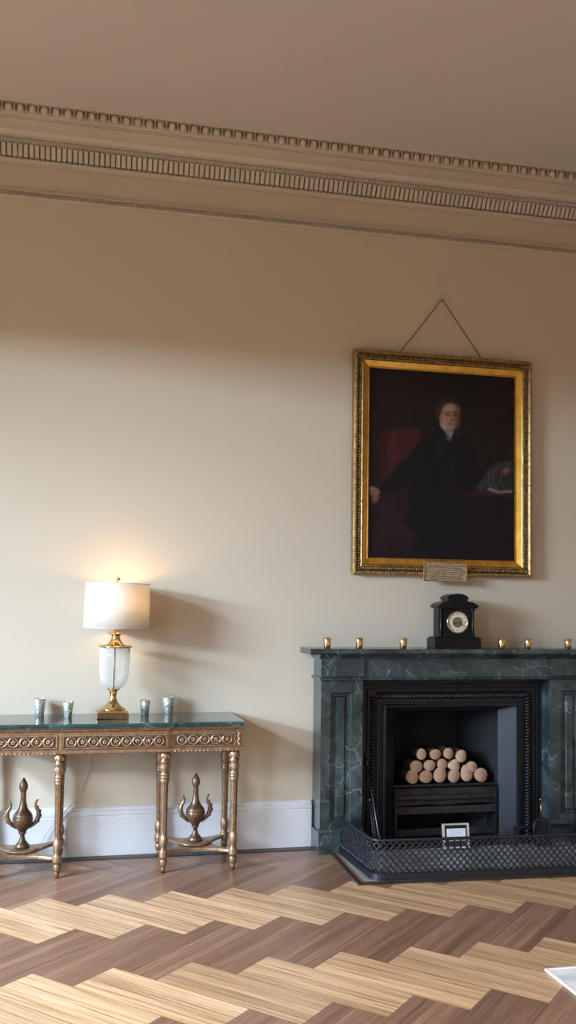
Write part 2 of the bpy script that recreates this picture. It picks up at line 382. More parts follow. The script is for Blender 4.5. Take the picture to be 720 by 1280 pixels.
# bed moulding, frieze and lower moulding
mb=MB(); mb.prism([(W-.001,1.072),(W-.19,1.072),(W-.196,1.080),(W-.205,1.086),(W-.215,1.099),(W-.001,1.099)],'x',1.238,2.900)
mb.build('bed_moulding','green_marble',FS,bevel=.001)
mb=MB(); mb.box(fx0,fx1,FY+.002,W-.001,.968,1.073)
for a,b_ in ((fx0-.004,ox0+.004),(ox1-.004,fx1+.004)): mb.box(a,b_,FY-.010,FY+.01,.975,1.073)
mb.build('frieze','green_marble',FS,bevel=.0015)
mb=MB(); mb.prism([(W-.001,.952),(W-.186,.952),(W-.202,.956),(W-.204,.962),(W-.188,.970),(W-.001,.970)],'x',1.240,2.898)
mb.build('frieze_moulding','green_marble',FS,bevel=.001)
for a,b_,p0,p1 in ((fx0,ox0,.056,.179),(ox1,fx1,.066,.188)):
    mb=MB(); xa,xb=a+p0,a+p1; za,zb=.165,.885
    # frame of the panel with a sunk field and raised centre
    mb.box(a,xa,FY,W-.001,.004,.952); mb.box(xb,b_,FY,W-.001,.004,.952)
    mb.box(xa,xb,FY,W-.001,.004,za); mb.box(xa,xb,FY,W-.001,zb,.952)
    mb.box(xa,xb,FY+.022,W-.001,za,zb)
    j=mb.build('jamb','green_marble',FS,bevel=.0012)
    mb=MB()
    q=[(0,0),(.010,.012),(.018,.012),(.024,.022)]
    # moulded edging inside the panel
    def ringp(i):
        ins,dep=q[i]; return [(xa+ins,FY+dep,za+ins),(xb-ins,FY+dep,za+ins),(xb-ins,FY+dep,zb-ins),(xa+ins,FY+dep,zb-ins)]
    for i in range(3):
        r0,r1=ringp(i),ringp(i+1)
        for k in range(4): mb.add([r0[k],r0[(k+1)%4],r1[(k+1)%4],r1[k]],[(0,1,2,3)])
    mb.build('panel_moulding','green_marble',j)
    pc=MB(); pc.prism([(xa+.032,FY+.021),(xa+.042,FY+.008),(xb-.042,FY+.008),(xb-.032,FY+.021)],'z',za+.032,zb-.032)
    pc.build('raised_panel','green_marble',j)
    pl=MB(); pl.box(a-.010,b_+.006,FY-.014,W-.001,.0,.118); pl.prism([(FY-.014,.118),(FY-.010,.128),(FY,.138),(FY+.01,.138),(FY+.01,.118)],'x',a-.008,b_+.004)
    pl.build('plinth','green_marble',j,bevel=.002)

# ---- cast iron insert
IY=W-.075
FI=thing('fireplace_insert',(fxc,W-.02,0),'black cast iron fire insert with rope moulding set inside the marble surround','fireplace insert')
def framebox(mb, x0,x1,z1, wd, y0,y1):   # three-sided frame, open at the hearth
    mb.box(x0,x0+wd,y0,y1,.006,z1); mb.box(x1-wd,x1,y0,y1,.006,z1); mb.box(x0+wd,x1-wd,y0,y1,z1-wd,z1)
mb=MB(); framebox(mb,ox0+.001,ox1-.001,.951,.162,IY,W-.002)
framebox(mb,ox0+.030,ox1-.030,.922,.012,IY-.008,IY+.01); framebox(mb,ox0+.055,ox1-.055,.897,.010,IY-.014,IY+.01)
framebox(mb,ox0+.137,ox1-.137,.815,.010,IY-.012,IY+.01)
mb.build('iron_frame','black_iron',FI,bevel=.003)
mb=MB(); framebox(mb,ox0+.149,ox1-.149,.803,.013,IY-.022,IY+.01)
mb.build('inner_bead','blue_black_iron',FI,bevel=.004)
# rope (gadroon) moulding: short slanted lobes
mb=MB(); rx0,rx1,rz=ox0+.095,ox1-.095,.856
def lobe(p, dx, dz):
    mb.tube([(p[0]-dx,IY-.004,p[1]-dz),(p[0]-dx*.5,IY-.014,p[1]-dz*.5),(p[0],IY-.017,p[1]),(p[0]+dx*.5,IY-.014,p[1]+dz*.5),(p[0]+dx,IY-.004,p[1]+dz)],[.004,.007,.0085,.007,.004],6)
z=.04
while z<rz-.02: lobe((rx0,z),.019,-.012); lobe((rx1,z),.019,.012); z+=.0185
x=rx0+.02
while x<rx1-.01: lobe((x,rz),.014,.019); x+=.0185
mb.build('rope_moulding','black_iron',FI)
# splayed cheeks and firebox
cx0,cx1=ox0+.162,ox1-.162; bx0,bx1=1.742,2.396; BY=W+.004
for a,b_,nm in ((cx0,bx0,1),(cx1,bx1,-1)):
    mb=MB(); mb.prism([(a,IY+.004),(b_,BY),(b_-nm*.012,BY+.004),(a-nm*.006,BY+.004)],'z',.006,.789)
    mb.build('cheek','cheek_iron',FI)
mb=MB(); mb.box(cx0,cx1,BY-.004,BY+.02,.757,.86); mb.prism([(IY+.004,.789),(BY,.757),(BY+.004,.80),(IY+.02,.80)],'x',cx0-.005,cx1+.005)
mb.build('hood_lintel','sooty_iron',FI)
mb=MB(); ya,yb=BY,W+.36; kx0,kx1=1.86,2.28
fb=[((bx0-.02,ya),(kx0,yb)),((kx0,yb),(kx1,yb)),((kx1,yb),(bx1+.02,ya))]
for p,q_ in fb:
    mb.add([(*p,0),(*q_,0),(*q_,.86),(*p,.86)],[(0,1,2,3)])
mb.add([(bx0-.03,ya,.858),(bx1+.03,ya,.858),(bx1+.03,yb+.02,.858),(bx0-.03,yb+.02,.858)],[(0,1,2,3)])
mb.add([(bx0-.03,ya,.004),(bx1+.03,ya,.004),(bx1+.03,yb+.02,.004),(bx0-.03,yb+.02,.004)],[(0,1,2,3)])
mb.build('firebox','sooty_iron',FI,clean=False)
mb=MB(); mb.box(ox0+.002,ox1-.002,FY-.01,W-.075,.004,.022)
mb.build('hearth_plate','black_iron',FI,bevel=.002)
# grate: bars, floor of the basket, ash fret
gr=MB().box(bx0+.004,bx1-.004,BY+.012,BY+.215,.306,.322).build('grate','black_iron',FI,bevel=.002)
for z0,z1,yy,mt in ((.309,.326,.0,'black_iron'),(.236,.262,-.006,'rusty_iron'),(.155,.197,-.010,'rusty_iron')):
    MB().box(bx0+.002,bx1-.002,BY+yy,BY+yy+.016,z0,z1).build('grate_bar',mt,gr,bevel=.004)
for xx in (bx0+.004,bx1-.020):
    MB().box(xx,xx+.014,BY-.012,BY+.20,.02,.31).build('grate_support','black_iron',gr,bevel=.002)
mb=MB(); mb.prism([(bx0+.002,.196),(bx0+.2,.205),(bx0+.33,.20),(bx1-.1,.21),(bx1-.002,.198),(bx1-.002,.24),(bx1-.2,.236),(bx0+.3,.238),(bx0+.002,.24)],'y',BY+.02,BY+.03)
mb.prism([(bx0+.002,.262),(bx1-.002,.262),(bx1-.002,.30),(bx0+.002,.30)],'y',BY+.02,BY+.03)
mb.build('grate_back_plate','rusty_iron',gr)
mb=MB(); mb.prism([(bx0,.02),(bx1,.02),(bx1,.055),(bx0+.45,.062),(bx0+.2,.06),(bx0,.055)],'y',BY+.03,BY+.045)
mb.build('ash_fret','rusty_iron',gr)

# ---- logs
logs=[(1.921,.499,.031,.036),(2.007,.497,.037,.033),(2.092,.499,.035,.034),(2.17,.483,.037,.038),(1.887,.428,.04,.039),(1.972,.432,.038,.035),(2.053,.437,.035,.034),(2.126,.43,.04,.035),(2.238,.417,.038,.035),(1.863,.352,.041,.043),(1.95,.358,.043,.04),(2.039,.356,.042,.049),(2.125,.354,.04,.042),(2.207,.359,.042,.052),(2.297,.351,.045,.043)]
ll=['narrow upright oval sawn log end, leftmost in the top row','round reddish sawn log end, second from the left in the top row','round sawn log end, third from the left in the top row','pale tilted oval sawn log end, rightmost in the top row',
 'large reddish sawn log end, leftmost in the middle row','round sawn log end, second from the left in the middle row','small pale round sawn log end in the centre of the middle row','rounded triangular sawn log end right of the centre of the middle row','small sawn log end standing apart at the right of the middle row',
 'sawn log end at the left corner of the bottom row with a dark knot','broad round sawn log end, second from the left in the bottom row','tall oval sawn log end, third from the left in the bottom row','round sawn log end, fourth from the left in the bottom row','pale teardrop shaped sawn log end, second from the right in the bottom row','round reddish sawn log end at the right corner of the bottom row']
for i,(x,z,rx,rz_) in enumerate(logs):
    rr=random.Random(i+3); seg=28; ph=[rr.uniform(0,6.28) for _ in range(3)]
    def rad(a):
        k=1+.03*math.sin(2*a+ph[0])+.02*math.sin(3*a+ph[1])
        if i==7: k*=1+.12*math.cos(3*(a-PI/2+PI/3*0+.5))
        if i==13: k*=1+.16*max(0,math.cos(a-2.0))**3-.05
        return k
    zoff=max(0,.3262-(z-rz_*.985)) if i>8 else 0
    y0=W+.022+rr.uniform(-.004,.006); y1=y0+.165
    ring=lambda y,sc:[(rx*.955*sc*rad(2*PI*j/seg)*math.cos(2*PI*j/seg), y, rz_*.955*sc*rad(2*PI*j/seg)*math.sin(2*PI*j/seg)) for j in range(seg)]
    T=thing('log',(x,y0,z+zoff),ll[i],'log','sawn logs stacked on the grate')
    mb=MB(); r0,r1=ring(.0012,1),ring(y1-y0,.97); mb.add(r0+r1,[(j,(j+1)%seg,seg+(j+1)%seg,seg+j) for j in range(seg)],True); mb.add(r1,[tuple(range(seg))])
    ob=mb.build('bark','bark'); ob.parent=T
    mb=MB(); rg=ring(0,.965); r2=ring(.0014,.995); cpt=[(0,-.0012,0)]
    mb.add(cpt+rg,[(0,1+(j+1)%seg,1+j) for j in range(seg)],True); mb.add(rg+r2,[(j,(j+1)%seg,seg+(j+1)%seg,seg+j) for j in range(seg)],True)
    ob=mb.build('cut_face','log_end'); ob.parent=T

# ---- hearth with border
H_=thing('hearth',(2.07,4.56,0),'grey stone hearth slab framed by a dark border inside the fender','hearth')
def inset(poly,d):   # poly: left-back, left-front, right-front, right-back
    (a,b_,c_,e_)=poly; return [(a[0]+d,a[1]),(b_[0]+d,b_[1]+d),(c_[0]-d,c_[1]+d),(e_[0]-d,e_[1])]
HP=[(1.312,FY-.016),(1.302,4.297),(2.845,4.226),(2.845,FY-.016)]
def uring(mb,p,q_,z0,z1):
    for i in range(3):
        a,b_,c_,e_=p[i],p[i+1],q_[i+1],q_[i]
        mb.prism([a,b_,c_,e_],'z',z0,z1)
uring(m1:=MB(),HP,inset(HP,.018),0,.010); m1.build('outer_border','dark_timber',H_)
uring(m1:=MB(),inset(HP,.0185),inset(HP,.046),0,.006); m1.build('brown_border','brown_timber',H_)
MB().prism(inset(HP,.0465),'z',0,.009).build('slab','hearth_stone',H_)

# ---- fender
FP=[(1.362,FY-.03),(1.392,4.338),(2.752,4.270),(2.775,FY-.03)]
def rounded(poly, r, n=8):
    out=[Vector(poly[0])]
    for i in (1,2):
        p=Vector(poly[i]); a=(Vector(poly[i-1])-p).normalized(); b_=(Vector(poly[i+1])-p).normalized()
        A=p+a*r; B=p+b_*r
        for k in range(n+1):
            t=k/n; out.append(A*(1-t)**2+p*2*t*(1-t)+B*t*t)
    out.append(Vector(poly[3])); return out
path=rounded(FP,.055)
cum=[0]
for i in range(1,len(path)): cum.append(cum[-1]+(path[i]-path[i-1]).length)
def at_(s):
    s=max(0,min(cum[-1],s))
    for i in range(1,len(path)):
        if s<=cum[i]+1e-9: t=(s-cum[i-1])/(cum[i]-cum[i-1]); return path[i-1].lerp(path[i],t)
    return path[-1]
FE=thing('fender',(2.07,4.55,.009),'black pierced lattice fender with rounded corners standing around the hearth','fender')
sam=[at_(cum[-1]*k/160) for k in range(161)]
def ribbon(mb, z0,z1, th, flare=0):
    n=len(sam); vs=[]
    for i,p in enumerate(sam):
        t=(sam[min(i+1,n-1)]-sam[max(i-1,0)]).normalized(); nn=Vector((t.y,-t.x))   # outward
        for (o_,z) in ((th/2+flare,z0),(th/2,z1),(-th/2,z1),(-th/2-flare,z0)): vs.append((p.x+nn.x*o_,p.y+nn.y*o_,z))
    mb.add(vs,[(i*4+k,i*4+(k+1)%4,(i+1)*4+(k+1)%4,(i+1)*4+k) for i in range(n-1) for k in range(4)],False)
    mb.add(vs[:4],[(0,1,2,3)]); mb.add(vs[-4:],[(3,2,1,0)])
mb=MB(); ribbon(mb,.010,.034,.016,.003); ribbon(mb,.034,.041,.014); mb.build('base_rail','blue_black_iron',FE)
mb=MB(); mb.tube([(p.x,p.y,.202) for p in sam],.0085,10); mb.build('top_rail','blue_black_iron',FE)
mb=MB(); zb,zt=.040,.198; hgt=zt-zb; pitch=.0335; slope=.9
k=-8; tot=cum[-1]
while k*pitch<tot+.3:
    for sg in (1,-1):
        pts=[]
        for j in range(9):
            t=j/8; s_=k*pitch+ (t*hgt*slope if sg==1 else (1-t)*hgt*slope)
            if 0<=s_<=tot: p=at_(s_); pts.append((p.x,p.y,zb+t*hgt))
        if len(pts)>1: mb.tube(pts,.0042,5)
    k+=1
mb.build('lattice','blue_black_iron',FE)

# ---- things on and by the hearth
PK=thing('poker',(1.60,4.80,.022),'slim black steel poker leaning against the left side of the fire insert','poker')
mb=MB(); mb.tube([(1.592,4.79,.0255),(1.579,4.845,.12),(1.548,4.945,.45)],[.0035,.0045,.0045],8); mb.build('shaft','polished_steel',PK)
mb=MB(); mb.tube([(1.548,4.945,.45),(1.5455,4.951,.472),(1.541,4.958,.515)],[.008,.0095,.007],8); mb.ball((1.5402,4.960,.522),.010); mb.build('handle','black_iron',PK)
TG=thing('fire_tongs',(1.56,4.75,.022),'black fire tongs leaning in the left corner behind the fender','fire tongs')
mb=MB()
for dx in (0,.017): mb.tube([(1.543+dx,4.775,.0255),(1.536+dx*.8,4.80,.12),(1.530+dx*.5,4.846,.28)],.004,6)
mb.build('arm','black_iron',TG); mb=MB(); mb.ball((1.533,4.850,.292),.011); mb.build('pivot_knob','black_iron',TG)

SH=thing('hearth_shovel',(2.519,4.75,.022),'black round topped hearth shovel standing by the right marble jamb','shovel')
mb=MB()
def arch(w,h,n=12): return [(-w,0)]+[( -w*math.cos(PI*k/n), h-w+w*math.sin(PI*k/n)) for k in range(n+1)]+[(w,0)]
oa=arch(.055,.160); ia=arch(.042,.145)
def lean(y,z): return 4.735+y+.10*z
mb.add([(2.519+p[0],lean(.006,p[1]),.022+p[1]) for p in ia],[tuple(range(len(ia)))])
mb.build('pan','blue_black_iron',SH)
mb=MB(); pts=[(2.519+p[0],lean(0,p[1]),.027+p[1]) for p in arch(.049,.152)]
mb.tube(pts,.0065,8,up=Vector((0,1,0))); mb.build('rim','black_iron',SH)
mb=MB(); mb.tube([(2.519,lean(0,.15),.175),(2.519,lean(0,.20),.225),(2.519,lean(0,.25),.27)],.0055,8); mb.ball((2.519,lean(0,.26),.281),.009)
mb.build('handle','aged_brass',SH)
TS=thing('fire_tool_rest',(2.60,4.79,.009),'low black iron bar on feet at the right back of the hearth','tool rest')
MB().box(2.372,2.76,4.800,4.812,.112,.126).build('rail','blue_black_iron',TS,bevel=.002)
for xx in (2.376,2.742): MB().box(xx,xx+.014,4.800,4.812,.009,.113).build('leg','blue_black_iron',TS,bevel=.002)

PF=thing('framed_notice',(2.022,4.80,.022),'small silver edged photo frame with a pale notice propped before the grate','picture frame')
TL=.16
def lf(x,z,y=0):  # leaning local -> world
    return (2.022+x, 4.79+z*TL+y, .0225+z)
def lbox(mb,x0,x1,z0,z1,y0,y1):
    vs=[lf(x,z,y) for z in (z0,z1) for y in (y0,y1) for x in (x0,x1)]
    mb.add(vs,[(0,2,3,1),(4,5,7,6),(0,1,5,4),(2,6,7,3),(0,4,6,2),(1,3,7,5)])
fw,fh=.078,.130
mb=MB(); lbox(mb,-fw+.006,fw-.006,.006,fh-.006,.0,.010); mb.build('backing','black_iron',PF)
mb=MB(); lbox(mb,-fw,-fw+.010,0,fh,-.006,.010); lbox(mb,fw-.010,fw,0,fh,-.006,.010); lbox(mb,-fw+.01,fw-.01,0,.008,-.006,.010); lbox(mb,-fw+.01,fw-.01,fh-.006,fh,-.006,.010)
mb.build('silver_edge','silver_leaf_frame',PF)
mb=MB(); lbox(mb,-.054,.058,.040,.104,-.002,.0); mb.build('notice','white_card',PF)
mb=MB()
for k in range(5): lbox(mb,-.044,.046-.012*(k%2),.092-k*.011,.0935-k*.011,-.0024,-.0019)
mb.build('lettering','print_ink',PF)
mb=MB(); mb.add([lf(-.03,.10,.011),lf(.03,.10,.011),(2.042,4.845,.0225),(2.002,4.845,.0225)],[(0,1,2,3)]); mb.build('strut','black_iron',PF)

# ================================================================== THINGS ON THE SHELF
SZ=1.131
def cup(name, h, rb, rt, th, material):
    T=thing(name,(0,0,0),'x','cup'); mb=MB()
    mb.lathe(0,0,[(0.0005,0),(rb*.96,0),(rb,.002),(rb+(rt-rb)*.5,h*.5),(rt,h),(rt-th*.6,h+.0006),(rt-th,h-.001),(rb+(rt-rb)*.5-th,h*.5),(rb-th,.006),(.0005,.006)],28,caps=False)
    mb.build('holder',material,T); MB().lathe(0,0,[(.0005,.006),(rb-th-.0005,.0061),(rb-th+.002,h*.35),(.0005,h*.36)],20,caps=False).build('candle_wax','candle',T); return T
simple('candle',(.60,.56,.48),.5)
gc=cup('tealight_holder',.058,.0175,.0245,.0015,'gilt_cup_metal')
gp=[(1.284,4.875,'small gold tealight holder nearest the left end of the marble shelf'),(1.47,4.875,'small gold tealight holder second from the left on the marble shelf'),(1.73,4.875,'small gold tealight holder nearest the clock on its left'),
    (2.333,4.875,'small gold tealight holder nearest the clock on its right'),(2.499,4.875,'small gold tealight holder second to the right of the clock'),(2.757,4.875,'small gold tealight holder farthest right on the marble shelf')]
for i,(x,y,lb) in enumerate(gp):
    T=gc if i==0 else copy_tree(gc); T.location=(x,y,SZ); T.rotation_euler.z=i*.9; tag(T,lb,'tealight holder','gold tealight holders on the marble shelf')
sc_=cup('mercury_glass_tumbler',.090,.0225,.032,.002,'mercury')
sp_=[(-.262,4.985,1.0,'taller silver mercury glass tumbler, leftmost on the green table top'),(-.113,4.922,.88,'shorter silver mercury glass tumbler between leftmost tumbler and lamp'),(.290,4.946,.90,'shorter silver mercury glass tumbler just right of the lamp'),(.418,4.985,1.04,'tallest silver mercury glass tumbler, rightmost on the green table top')]
TZ=.765
for i,(x,y,s_,lb) in enumerate(sp_):
    T=sc_ if i==0 else copy_tree(sc_); T.location=(x,y,TZ); T.scale=(s_,s_,s_) if i else (1,1,1); T.rotation_euler.z=i*1.3
    tag(T,lb,'tumbler','mercury glass tumblers on the side table')

# ---- mantel clock
CX,CY=2.047,W-.155; K=thing('mantel_clock',(CX,CY,SZ),'black slate mantel clock with arched top and round cream dial','clock')
fr=W-.22
mb=MB(); mb.box(CX-.141,CX+.141,fr,fr+.13,SZ,SZ+.060); mb.box(CX-.132,CX+.132,fr+.006,fr+.124,SZ+.060,SZ+.068); mb.build('plinth','black_slate',K,bevel=.002)
mb=MB(); mb.box(CX-.084,CX+.084,fr+.014,fr+.112,SZ+.068,SZ+.232); mb.box(CX-.108,CX+.108,fr+.030,fr+.112,SZ+.068,SZ+.232); mb.build('case','black_slate',K,bevel=.0015)
for sx_ in (-1,1):
    for yy in (fr+.021,):
        mb=MB(); mb.lathe(CX+sx_*.097,yy,[(.013,.068),(.013,.076),(.009,.080),(.0085,.15),(.008,.215),(.011,.221),(.013,.226),(.013,.232)],16,z0=SZ); mb.build('column','black_slate',K)
mb=MB(); zt=SZ+.232
mb.box(CX-.118,CX+.118,fr+.004,fr+.122,zt,zt+.008)
pr=[(-.126,.008),(-.124,.014),(-.108,.026),(-.088,.035),(-.068,.040),(.068,.040),(.088,.035),(.108,.026),(.124,.014),(.126,.008)]
mb.prism([(CX+x,zt+z) for x,z in pr],'y',fr-.002,fr+.126); mb.build('cornice','black_slate',K)
mb=MB(); zt+=.036
pr=[(-.058,0),(-.058,.016)]+[(.068*-math.cos(PI*k/12)*.97,.018+.030*math.sin(PI*k/12)) for k in range(13)]+[(.058,.016),(.058,0)]
mb.prism([(CX+x,zt+z) for x,z in pr],'y',fr+.004,fr+.118); mb.build('pediment','black_slate',K)
DZ=SZ+.152; DY=fr+.014
def disc(mb,r,y0,y1,seg=40,cx=CX-.001,cz=DZ):
    mb.prism([(cx+r*math.cos(2*PI*k/seg),cz+r*math.sin(2*PI*k/seg)) for k in range(seg)],'y',y0,y1)
mb=MB(); mb.tube([(CX-.001+.061*math.cos(2*PI*k/40),DY-.005,DZ+.061*math.sin(2*PI*k/40)) for k in range(40)],.0045,8,closed=True,up=Vector((0,1,0))); mb.build('bezel','brass',K)
dl=disc(m1:=MB(),.060,DY-.004,DY); dial=m1.build('dial','dial_enamel',K)
disc(m1:=MB(),.0315,DY-.0055,DY-.004); m1.build('dial_centre','dial_gilt',dial)
mb=MB()
for k,t in enumerate(['XII','I','II','III','IIII','V','VI','VII','VIII','IX','X','XI']):
    a=PI/2-k*PI/6
    def tw(co,a=a):
        r=a-PI/2; x=co.x*math.cos(r)-co.y*math.sin(r); z=co.x*math.sin(r)+co.y*math.cos(r)
        return (CX-.001+.0455*math.cos(a)+x, DY-.0046, DZ+.0455*math.sin(a)+z)
    text_pts(mb,t,.0165,tw)
mb.build('numerals','numeral_ink',dial,clean=False)
def hand(a,l,w):
    mb=MB(); c_,s_=math.cos(a),math.sin(a)
    mb.prism([(CX-.001-c_*.008-s_*w,DZ-s_*.008+c_*w),(CX-.001+c_*l*.7-s_*w*1.5,DZ+s_*l*.7+c_*w*1.5),(CX-.001+c_*l,DZ+s_*l),(CX-.001+c_*l*.7+s_*w*1.5,DZ+s_*l*.7-c_*w*1.5),(CX-.001-c_*.008+s_*w,DZ-s_*.008-c_*w)],'y',DY-.0078,DY-.0066)
    return mb
hand(PI+.45,.034,.0018).build('hour_hand','numeral_ink',dial); hand(-.42,.048,.0014).build('minute_hand','numeral_ink',dial)
m1=MB(); disc(m1,.004,DY-.0085,DY-.005,12); m1.build('hand_boss','brass',dial)

# ================================================================== CONSOLE TABLE
tcx=.1185; CT=thing('console_table',(tcx,W-.23,0),'long bronzed gilt console table with green marble top on turned legs','console table')
# marble top, breakfront, with chamfered corners
def topo(g):   # outline grown by g
    xl,xr=-.553-g,.790+g; yf=W-.440-g; yc=W-.452-g
    return [(xl,W-.004),(xr-.012,W-.004),(xr,W-.40),(xr-.012,yf),(.432,yf),(.418,yc),(-.181,yc),(-.195,yf),(xl+.012,yf),(xl,W-.40)]
mb=MB(); lay=[(-.012,.738),(-.004,.741),(-.004,.748),(.0,.752),(.0,.760),(-.003,.765)]
rings=[[(x,y,z) for x,y in topo(g_)] for g_,z in lay]; n=10; vs=[p for r in rings for p in r]
mb.add(vs,[(i*n+k,i*n+(k+1)%n,(i+1)*n+(k+1)%n,(i+1)*n+k) for i in range(len(lay)-1) for k in range(n)]+[tuple(range(n))[::-1],tuple(range(len(vs)-n,len(vs)))])
mb.build('marble_top','teal_marble',CT,bevel=.0012)
# apron
ax0,ax1=-.535,.772; AF=W-.408; bays=[(-.535,-.145,AF),(-.145,.397,AF-.014),(.397,.772,AF)]
AP=MB()
for a,b_,y in bays: AP.box(a,b_,y,y+.03,.628,.724)
AP.box(ax0,ax0+.03,AF,W-.03,.628,.724); AP.box(ax1-.03,ax1,AF,W-.03,.628,.724); AP.box(ax0,ax1,W-.05,W-.03,.628,.724)
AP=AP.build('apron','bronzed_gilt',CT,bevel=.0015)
mb=MB()
for a,b_,y in bays:
    mb.prism([(y,.720),(y-.010,.726),(y-.016,.734),(y-.016,.7375),(y+.03,.7375),(y+.03,.72)],'x',a-(.012 if a==ax0 else 0),b_+(.012 if b_==ax1 else 0))
    mb.prism([(y+.03,.634),(y-.006,.634),(y-.010,.628),(y-.008,.618),(y+.002,.612),(y+.03,.612)],'x',a-(.006 if a==ax0 else 0),b_+(.006 if b_==ax1 else 0))
for x,s_ in ((ax0,-1),(ax1,1)):
    mb.prism([(x,.720),(x+s_*.010,.726),(x+s_*.014,.7375),(x-s_*.02,.7375),(x-s_*.02,.72)],'y',AF,W-.03)
    mb.prism([(x-s_*.02,.634),(x+s_*.006,.634),(x+s_*.008,.618),(x,.612),(x-s_*.02,.612)],'y',AF,W-.03)
mb.build('apron_moulding','bronzed_gilt',AP)
def panel(a,b_,y,n_):
    mb=MB()
    for k in range(4):
        bx=[(a,b_,.702,.708),(a,b_,.640,.646),(a,a+.006,.646,.702),(b_-.006,b_,.646,.702)][k]; mb.box(bx[0],bx[1],y-.006,y+.001,bx[2],bx[3])
    mb.build('panel_border','bronzed_gilt',AP,bevel=.0015)
    mb=MB(); w=(b_-a-.03)/n_; zc=.674
    for i in range(n_):
        cx=a+.015+w*(i+.5)
        mb.tube([(cx+.0228*math.cos(2*PI*k/20),y-.005,zc+.0228*math.sin(2*PI*k/20)) for k in range(20)],.0036,6,closed=True,up=Vector((0,1,0)))
        for k in range(5):
            q=2*PI*k/5+.3; mb.ball((cx+.008*math.cos(q),y-.003,zc+.008*math.sin(q)),.0055,.005,.0055,6,4)
        mb.ball((cx,y-.006,zc),.004,.004,.004,6,4)
        if i<n_-1:
            x1=cx+w/2
            for sg in (-1,1): mb.tube([(x1-.012,y-.003,zc+sg*.020),(x1-.004,y-.005,zc+sg*.008),(x1+.004,y-.005,zc-sg*.008),(x1+.012,y-.003,zc-sg*.020)],.0028,5)
    mb.build('guilloche','bright_bronze_relief',AP)
    MB().box(a+.006,b_-.006,y-.0015,y+.001,.646,.702).build('panel_field','dark_gilt_ground',AP)
panel(-.520,-.155,AF,6); panel(-.128,.388,AF-.014,9); panel(.418,.740,AF,5)
# leaves on the corner blocks; bead rows under the side bays
for x in (-.525,.757):
    mb=MB()
    for k in range(5): mb.ball((x+.003*(-1)**k,AF-.002,.648+k*.013),.009,.005,.010,8,5)
    mb.build('carved_leaf','bright_bronze_relief',AP)
for a,b_ in ((-.53,-.15),(.40,.77)):
    mb=MB(); mb.box(a,b_,AF-.009,AF-.006,.6155,.6185); x=a+.01
    while x<b_-.004: mb.ball((x,AF-.008,.617),.006,.005,.005,6,4); x+=.021
    mb.build('bead_row','bright_bronze_relief',AP)
legp=[(.0255,.614),(.0255,.604),(.0285,.600),(.0265,.585),(.0225,.569),(.0265,.566),(.0265,.560),(.0225,.556),(.0245,.545),(.0255,.53),(.0235,.512),(.021,.505),(.0255,.501),(.0255,.495),(.0215,.491),(.0255,.486),(.0255,.479),(.021,.474),(.0240,.470),(.0240,.464),(.0205,.458),
      (.0205,.45),(.0175,.20),(.0150,.190),(.0190,.185),(.0215,.16),(.0185,.13),(.0165,.117),(.0225,.113),(.0235,.108),(.0235,.082),(.0225,.077),(.0150,.073),(.0185,.066),(.0195,.055),(.0160,.036),(.0115,.032),(.0135,.028),(.0120,.020),(.0075,.0)]
legp=legp[::-1]
# finer samples on the shaft so the flutes read
def mk_leg(x,y):
    mb=MB(); pr=[]
    for (r,z) in legp: pr.append((r,z))
    mb.lathe(x,y,pr,40,flute=(.195,.455,8,.16)); lf_=mb
    for k in range(8):      # acanthus leaves low on the shaft and under the capital
        a=2*PI*k/8
        for (zc,hz,rr) in ((.158,.026,.0175),(.588,.014,.0245),(.530,.015,.0225)):
            lf_.ball((x+rr*math.cos(a),y+rr*math.sin(a),zc),.0055,.0055,hz,6,5)
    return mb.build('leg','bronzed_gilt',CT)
lx=[-.503,-.143,.380,.738]
for x in lx: mk_leg(x,4.672); mk_leg(x,4.990)
